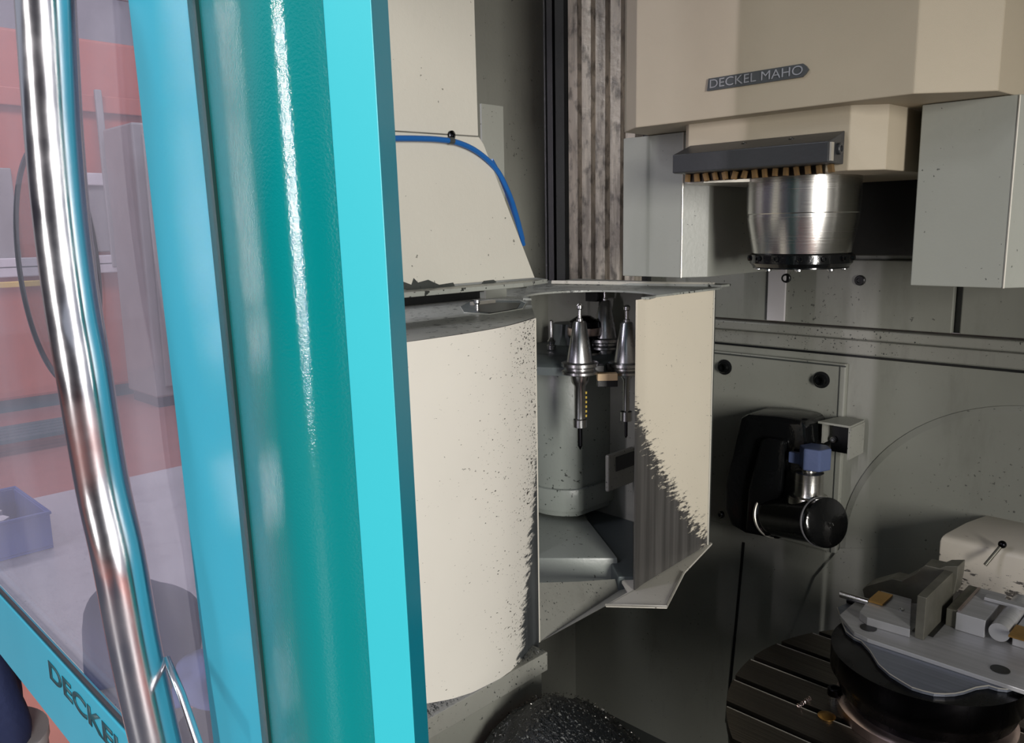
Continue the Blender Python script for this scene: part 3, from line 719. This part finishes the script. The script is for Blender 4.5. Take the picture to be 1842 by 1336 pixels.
outl = [(p.x, p.y) for p in pts] + [(-.185, 1.165), (-.18, 1.30), (-.36, 1.32), (-.47, 1.26)]
tp = link('top_plate', bm_prism(outl, ZP-.004, ZP), 'platesteel', vi)
edge = [p+V((0, 0, .0003)) for p in pts]
link('plate_edge', bm_tube(edge, .0008, 5), 'edge_worn', tp, label='bright wavy edge')
ZR = 1.0065
rb = [(1536, 1100), (1549, 1106), (1545, 1148), (1561, 1155), (1700, 1197), (1842, 1237)]
b0 = PZ(1540, 1148, ZR); b1 = PZ(1840, 1233, ZR); yb = (b0.y+b1.y)/2
link('raised_body', bm_prism([(b0.x-.01, yb+.006), (b0.x+.012, yb), (-.178, yb), (-.178, 1.31), (-.35, 1.32), (-.462, 1.25), (-.462, yb+.045)], ZP+.0003, ZR), 'vsteel', vi, bevel=.0008)
for p in ((1562, 1129), (1799, 1204)):
    c = PZ(*p, ZR+.0003)
    link('bolt_hole', bm_lathe([(0, 0), (.0118, 0), (.0118, .0006), (0, .0006)], c, (0,0,1), 24), 'black', vi)
# fixed jaw block (left)
def zprism(name, pix, z0, z1, mat, bevel=.0008, label=None):
    q = [PZ(a, b, z1) for a, b in pix]
    return link(name, bm_prism([(p.x, p.y) for p in q], z0, z1), mat, vi, bevel=bevel, label=label)
zprism('jaw_base', [(1556, 1086), (1585, 1062), (1640, 1077), (1637, 1132), (1560, 1110), (1546, 1100)], ZR+.0003, ZR+.013, 'vsteel')
jp = [(1551, 1060), (1558, 1053), (1605, 1040), (1622, 1044), (1648, 1030), (1664, 1016), (1690, 1022), (1700, 1018), (1724, 1018), (1722, 1040), (1716, 1068), (1668, 1100), (1600, 1090), (1556, 1078)]
jq = [PY(a, b, 1.30) for a, b in jp]
link('fixed_jaw', bm_quadslab(jq, (0, .034, 0)), 'vdark', vi, bevel=.001)
a = PZ(1645, 1073, 1.034); b = PZ(1665, 1080, 1.034); gy = PZ(1690, 1150, ZR).y
yf = PZ(1655, 1150, ZR).y
link('jaw_plate', bm_box((PY(1645, 1140, yf).x, yf, ZR+.0003), (PY(1662, 1140, yf).x, yf+.13, PY(1655, 1072, yf).z)), 'vdark', vi, bevel=.0008, label='upright dark jaw plate')
link('jaw_gap', bm_box((b.x+.0012, gy, ZR+.0003), (PZ(1704, 1092, 1.034).x-.001, a.y+.12, ZR+.0011)), 'black', vi)
a2 = PZ(1704, 1092, 1.034)
link('jaw_plate', bm_box((a2.x, a2.y-.003, ZR+.0004), (a2.x+.014, a2.y+.105, 1.034)), 'vdark', vi, bevel=.0008)
b2 = PZ(1772, 1117, 1.034)
link('moving_jaw', bm_box((a2.x+.0145, a2.y-.008, ZR+.0004), (b2.x, a2.y+.105, 1.034)), 'vsteel', vi, bevel=.0008)
link('jaw_rib', bm_box((a2.x+.0145, a2.y-.003, 1.0345), (a2.x+.018, a2.y+.1, 1.0365)), 'pink', vi)
S0 = V((b2.x+.019, a2.y-.012, 1.024))
link('spindle_screw', bm_tube([S0, S0+V((0, .125, 0))], .0135, 24), 'vsteel', vi, smooth=True)
link('end_block', bm_box((b2.x+.034, a2.y-.004, ZR+.0004), (b2.x+.10, a2.y+.12, 1.028)), 'vsteel', vi, bevel=.001)
c = PZ(1585, 1076, 1.022)
link('brass_strip', bm_box((c.x-.012, c.y-.022, 1.0205), (c.x+.010, c.y+.022, 1.0235)), 'brass', vi, label='brass strip on the left')
c = PZ(1838, 1140, 1.029)
link('brass_strip', bm_box((c.x-.012, c.y-.02, 1.0283), (c.x+.03, c.y+.022, 1.031)), 'brass', vi, label='brass strip on the right')
c0 = PZ(1512, 1068, 1.02); c1 = PZ(1562, 1084, 1.02)
link('cross_pin', bm_tube([c0, c0+V((c1.x-c0.x, 0, 0))], .0055, 16), 'steel2', vi, smooth=True)
link('cross_pin', bm_tube([c0+V((.004, .02, -.016)), V((c1.x, c0.y+.02, 1.004))], .0055, 16), 'drum', vi, smooth=True)
c = PZ(1621, 1096, ZR+.0133); bolt(vi, c, (0,0,1), .0042, 'set_screw', 'steel2', .0015)
link('rear_rail', bm_box((b2.x-.02, a2.y+.06, 1.0345), (b2.x+.06, a2.y+.075, 1.040)), 'vsteel', vi, bevel=.0008)
# stylus
A = PD(1766, 1030, 1.33); B = PD(1803, 979, 1.36)
A.z = 1.038; 
A = PZ(1772, 1016, 1.0405); B = A + (PD(1803, 979, (camo.matrix_world.inverted() @ A).z*-1*1.0)-A)
t = empty('touch_stylus', A, 'thin stylus with dark ball tip rising behind the vise jaw', 'stylus')
link('stem', bm_tube([A, B], .0030, 10), 'vdark', t, smooth=True)
link('ball_tip', bm_lathe([(.0065*math.sin(math.pi*i/10), -.0065*math.cos(math.pi*i/10)) for i in range(11)], B, (0,0,1), 20), 'drum', t, smooth=True)

# ------------------------------------------------------------------ chips in the pit
px0, py0, hh, sg = -.60, .665, .73, .225
def pile_z(x, y):
    d = math.hypot(x-px0, (y-py0)*.8)/sg
    return .302 + hh*math.exp(-abs(d)**1.7*.5)
bm = bmesh.new(); N = 60
x0, x1, y0, y1 = -.670, -.10, .36, 1.20
gv = {}
for i in range(N+1):
    for j in range(N+1):
        x = x0+(x1-x0)*i/N; y = y0+(y1-y0)*j/N
        gv[i, j] = bm.verts.new((x, y, pile_z(x, y)+.008*random.random()))
for i in range(N):
    for j in range(N): bm.faces.new((gv[i,j], gv[i+1,j], gv[i+1,j+1], gv[i,j+1]))
o = link('chip_pile', bm, 'chips', None, smooth=True); tag(o, 'heap of wet dark metal chips in the pit below the magazine', 'metal chips', kind='stuff')
bm = bmesh.new()
for k in range(1500):
    x = random.uniform(-.668, -.4); y = random.gauss(.68, .10)
    z = pile_z(x, y)+.008; s = random.uniform(.0008, .0022)
    p = V((x, y, z)); vs = [bm.verts.new(p+V((random.uniform(-s, s), random.uniform(-s, s), random.uniform(-s, s)))) for _ in range(4)]
    for a, b, c in ((0,1,2), (0,1,3), (1,2,3), (0,2,3)): bm.faces.new((vs[a], vs[b], vs[c]))
o2 = link('loose_chips', bm, 'chip', o); o2['kind'] = 'stuff'

# ------------------------------------------------------------------ sliding door, close to the camera at the left
YD = .24
door = empty('sliding_door', (-.6, YD, 1.0), 'turquoise sliding door with window and long chrome handle, at the left edge of the opening', 'door')
dn = c2w(_n((211, 7186, F)))            # the door hangs about a degree and a half out of plumb
dn = dn/abs(dn.z)
def dp(px, y):                            # point of the door plan on the line of sight of px at mid height
    r = ray(px, 668); q = CAM + r*(y/r.y); return q - dn*(1.5-q.z)*-1 if False else q + dn*(q.z-1.5)
UPT, DNT = -.75, 1.2                      # sweep along dn: top and bottom
def door_part(name, prof, mat, t0=UPT, t1=DNT, **k):
    return link(name, bm_prism([dp(px, y) for px, y in prof], t0, t1, down=dn), mat, door, **k)
door_part('frame_stile', [(307, YD-.006), (407, YD-.006), (407, YD+.02), (345, YD+.03)], 'strip', bevel=.001)
door_part('seal_strip', [(404, YD-.008), (417, YD-.012), (428, YD-.008), (428, YD+.02), (407, YD+.02)], 'seal', smooth=True)
bulge = [(420, YD-.006), (428, YD-.015), (445, YD-.025), (468, YD-.0315), (495, YD-.0345), (522, YD-.034), (550, YD-.031), (578, YD-.0265), (604, YD-.0215), (628, YD-.0165)]
bs = [V(dp(*p)) for p in bulge]; bs = spline(bs, 5)
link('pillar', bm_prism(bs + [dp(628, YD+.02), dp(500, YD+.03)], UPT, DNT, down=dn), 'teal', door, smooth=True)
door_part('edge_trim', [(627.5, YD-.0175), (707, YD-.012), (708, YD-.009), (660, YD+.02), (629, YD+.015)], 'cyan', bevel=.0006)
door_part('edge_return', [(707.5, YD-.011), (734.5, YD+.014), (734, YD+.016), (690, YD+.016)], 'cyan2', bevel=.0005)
# glass pane
zr0 = PY(0, 1060, YD).z; zr1 = PY(0, 1163, YD).z
gx = dp(330, YD).x
bm = bm_box((-2.6, YD, zr0-.01), (gx, YD+.004, 2.2))
for v in bm.verts: v.co += V((dn.x, dn.y, 0))*(1.5-v.co.z)*1.0
link('window_pane', bm, 'glass', door, label='hazy window pane')
bm = bm_box((-2.6, YD-.006, zr1), (dp(345, YD).x-.06, YD+.0045, zr0))
for v in bm.verts: v.co += V((dn.x, dn.y, 0))*0
rail = link('bottom_rail', bm, 'strip', door, bevel=.0012, label='turquoise rail with lettering')
a = PY(86, 1182, YD-.0062); b = PY(232, 1336, YD-.0062)
tz0 = PY(98, 1228, YD-.0062).z
link('lettering', bm_text('DECKEL MAHO', (a.x, YD-.0062, tz0), (1,0,0), (0,0,1), a.z-tz0-.003, .0005, width=(b.x+.005-a.x)/.56, offset=.025), 'print', rail)
link('pane_gasket', bm_box((-2.6, YD-.004, zr0), (dp(320, YD).x-.04, YD-.0002, zr0+.004)), 'black', door)
# round spin window in the pane
c = PY(96, 478, YD-.002)
rt = abs(PY(104, 268, YD).z-c.z)*1.1
link('spin_window_ring', bm_lathe([(rt-.003, -.002), (rt, -.003), (rt+.002, 0), (rt, .002), (rt-.003, .002), (rt-.003, -.002)], c, (0,-1,0), 96, cap=False), 'halldark', door, smooth=True, label='thin dark ring of round spin window')
link('spin_window_disc', bm_lathe([(0, .0), (rt-.003, .0), (rt-.003, .0015), (0, .0015)], c+V((0, -.0005, 0)), (0,-1,0), 96), 'glass2', door, label='clear round disc')
# handle
hpx = [(78, -60, .0), (82, 0, .0), (90, 130, 0), (98, 250, 0), (112, 400, 0), (130, 540, .0), (151, 668, 0), (184, 868, .004), (213, 1000, .006), (244, 1168, .010), (283, 1345, .016), (312, 1450, .024)]
hp_ = []
for px, py, off in hpx:
    hp_.append(PY(px, py, .186+off))
hb = link('handle', bm_tube(spline(hp_, 6), [.0178]*((len(hp_)-1)*6+1), 32), 'chrome', door, smooth=True, label='long bent chrome tube handle')
# end fixings
for q in (hp_[0], hp_[-1]):
    link('handle_mount', bm_tube([q, V((q.x, YD+.001, q.z))], .012, 20), 'chrome', door, smooth=True)
A = PY(300, 1184, .215); B = PY(327, 1250, .212); C_ = PY(359, 1345, .205)
link('latch_rod', bm_tube([A, B, C_], .0030, 10), 'chrome', door, smooth=True, label='thin bright rod beside the handle')
# top rail of the door, above the picture
link('top_rail', bm_box((-2.6, YD-.006, 2.205), (-.35, YD+.02, 2.29)), 'strip', door)

# ------------------------------------------------------------------ hall seen through the window
zt = .90
cor = [PZ(-120, 925, zt), PZ(330, 840, zt)]
xe = -2.43
n0 = PZ(0, 1112, zt); n1 = PZ(215, 1400, zt)
wt = empty('work_table', (-1.8, .6, 0), 'grey worn metal work table seen through the door window', 'table')
far0 = V((xe, .10, zt)); far1 = V((xe, 1.35, zt))
dirn = (n1-n0)
e0 = n0 - dirn*((n0.x-xe)/dirn.x) if False else n0
pl = [(xe, .30), (xe, 1.30), (-1.75, 1.10), (n1.x, n1.y), (n0.x, n0.y)]
link('table_top', bm_prism(pl, zt-.03, zt), 'tabletop', wt, bevel=.002)
for x, y in ((-2.38, .42), (-2.38, 1.2), (-1.8, 1.0)):
    link('leg', bm_box((x-.025, y-.025, .0), (x+.025, y+.025, zt-.0305)), 'halldark', wt)
# blue crate
ca = PZ(97, 985, zt); 
cr = empty('blue_crate', (ca.x-.2, ca.y-.1, zt), 'shallow blue plastic crate of small parts on the work table', 'crate')
x0, x1, y0, y1, h = ca.x-.27, ca.x, ca.y-.32, ca.y, .085
for i, (lo, hi) in enumerate((((x0, y0, zt+.0005), (x1, y1, zt+.006)), ((x0, y0, zt+.0065), (x0+.006, y1, zt+h)), ((x1-.006, y0, zt+.0065), (x1, y1, zt+h)), ((x0+.0065, y0, zt+.0065), (x1-.0065, y0+.006, zt+h)), ((x0+.0065, y1-.006, zt+.0065), (x1-.0065, y1, zt+h)))):
    link('crate_base' if i == 0 else 'crate_side', bm_box(lo, hi), 'crate', cr, bevel=.001)
link('crate_rim', bm_tube([V((x0,y0,zt+h)), V((x1,y0,zt+h)), V((x1,y1,zt+h)), V((x0,y1,zt+h)), V((x0,y0,zt+h))], .005, 6), 'crate', cr)
for k in range(12):
    px_, py_ = x0+.040+(k % 4)*.060, y0+.06+(k//4)*.09
    o = link('small_part', bm_prism(poly_n(px_, py_, .024, 6, random.random()), zt+.0065, zt+.06+.01*random.random()), 'hallwhite', None)
    tag(o, 'one of the small pale parts standing in the blue crate', 'part', 'small parts in the blue crate')
def blob(name, c, r, mat, label, cat, seed=0, sq=(1,1,1)):
    rnd = random.Random(seed); bm = bmesh.new(); bmesh.ops.create_icosphere(bm, subdivisions=4, radius=1)
    ph = [V((rnd.uniform(-4, 4), rnd.uniform(-4, 4), rnd.uniform(-4, 4))) for _ in range(7)]
    for v in bm.verts:
        d = 1+sum(.06*math.sin(v.co.dot(p)*1.3+i) for i, p in enumerate(ph))
        v.co = V(c)+V((v.co.x*r[0]*d, v.co.y*r[1]*d, max(v.co.z, -.55)*r[2]*d))
    o = link(name, bm, mat, None, smooth=True); tag(o, label, cat); return o
c = PZ(235, 1225, zt)
blob('reflection_shape', (c.x-.0, c.y+.03, zt+.064), (.10, .085, .098), 'navy', 'dark navy shape standing in for a person reflected in the door window, behind the handle', 'jacket', 3)  # navy lump added in place of a person's reflection in the pane
c = PZ(352, 1275, zt)
blob('reflection_patch', (c.x-.02, c.y+.02, zt+.027), (.045, .045, .045), 'palereflection', 'pale blue shape standing in for a reflection in the door window, beside the thin rod', 'cloth', 5)  # small blue lump added for part of the same reflection
# floor standing bin with a navy jacket, outside under the rail
q = PZ(-42, 1335, .55)
bn = empty('waste_drum', (q.x, q.y, 0), 'pale metal drum on the red floor at the lower left corner', 'drum')
link('drum_body', bm_lathe([(0, 0), (.13, 0), (.13, .20), (.134, .205), (.13, .21), (.13, .52), (.134, .53), (.134, .55), (0, .55)], (q.x, q.y, .001), (0,0,1), 40), 'sack', bn, smooth=True)
blob('navy_jacket', (q.x+.0, q.y, .645), (.12, .11, .14), 'navy', 'navy jacket lying on the pale drum in the lower left corner', 'jacket', 9)
# far machines
om = empty('orange_machine', (-8.5, 2.2, 0), 'big orange red machine tool across the hall, behind the door window', 'machine')
XM = -8.5
def hp3(name, p0, p1, mat, th=.06, xm=XM, par=None, off=0):
    a = PX(*p0, xm+off); b = PX(*p1, xm+off)
    return link(name, bm_box((xm-th+off, min(a.y, b.y), min(a.z, b.z)), (xm+off, max(a.y, b.y), max(a.z, b.z))), mat, par or om, bevel=.01)
link('housing', bm_box((XM-1.6, .6, .12), (XM, 4.4, 3.45)), 'orange', om, bevel=.03)
link('plinth', bm_box((XM-1.55, .65, 0), (XM-.06, 4.35, .119)), 'hallteal', om)
hp3('upper_door', (-40, 300), (40, 470), 'hallgrey', .05, off=.06)
hp3('control_window', (150, 310), (268, 450), 'hallgrey', .05, off=.06)
hp3('pale_label', (150, 310), (235, 335), 'hallwhite', .03, off=.10)
hp3('dark_screen', (205, 340), (245, 430), 'halldark', .03, off=.10)
hp3('rail', (-40, 466), (330, 471), 'hallwhite', .05, off=.12)
hp3('rail', (-40, 480), (330, 484), 'hallwhite', .05, off=.12)
hp3('top_panel', (-40, 150), (330, 215), 'orange', .05, off=.07)
hp3('grey_panel', (170, 160), (215, 480), 'hallgrey', .04, off=.13)
gm = empty('grey_cabinet', (-7.6, 3.2, 0), 'tall grey cabinet right of the orange machine, through the door window', 'cabinet')
a = PX(262, 500, -7.6)
link('cabinet_body', bm_box((-8.3, a.y, .10), (-7.6, a.y+1.6, 2.6)), 'hallgrey', gm, bevel=.02)
link('cabinet_door', bm_box((-7.595, a.y+.08, .2), (-7.57, a.y+.75, 2.5)), 'hallgrey', gm, bevel=.01)
link('cabinet_door', bm_box((-7.595, a.y+.79, .2), (-7.57, a.y+1.5, 2.5)), 'hallgrey', gm, bevel=.01)
link('cabinet_plinth', bm_box((-8.25, a.y+.03, 0), (-7.65, a.y+1.57, .099)), 'halldark', gm)
q = PX(20, 512, -6.5)
yl = empty('yellow_hoist_arm', (-6.5, q.y, q.z), 'yellow horizontal beam in front of the orange machine', 'beam')
link('beam', bm_box((-6.55, q.y-1.2, q.z-.02), (-6.5, q.y+.25, q.z+.02)), 'yellow', yl, bevel=.004)
link('post', bm_box((-6.58, q.y-1.3, 0), (-6.47, q.y-1.201, q.z+.03)), 'halldark', yl, bevel=.004)
q = PX(60, 690, -6.8)
st = empty('teal_pallet', (-6.8, q.y, 0), 'dark teal pallet on the red floor before the orange machine', 'pallet')
for k in range(5): link('board', bm_box((-7.3+k*.11, q.y-1.3, .10), (-7.21+k*.11, q.y+.5, .13)), 'hallteal', st)
for k in range(3): link('bearer', bm_box((-7.3, q.y-1.28+k*.84, 0), (-6.77, q.y-1.18+k*.84, .0995)), 'halldark', st)
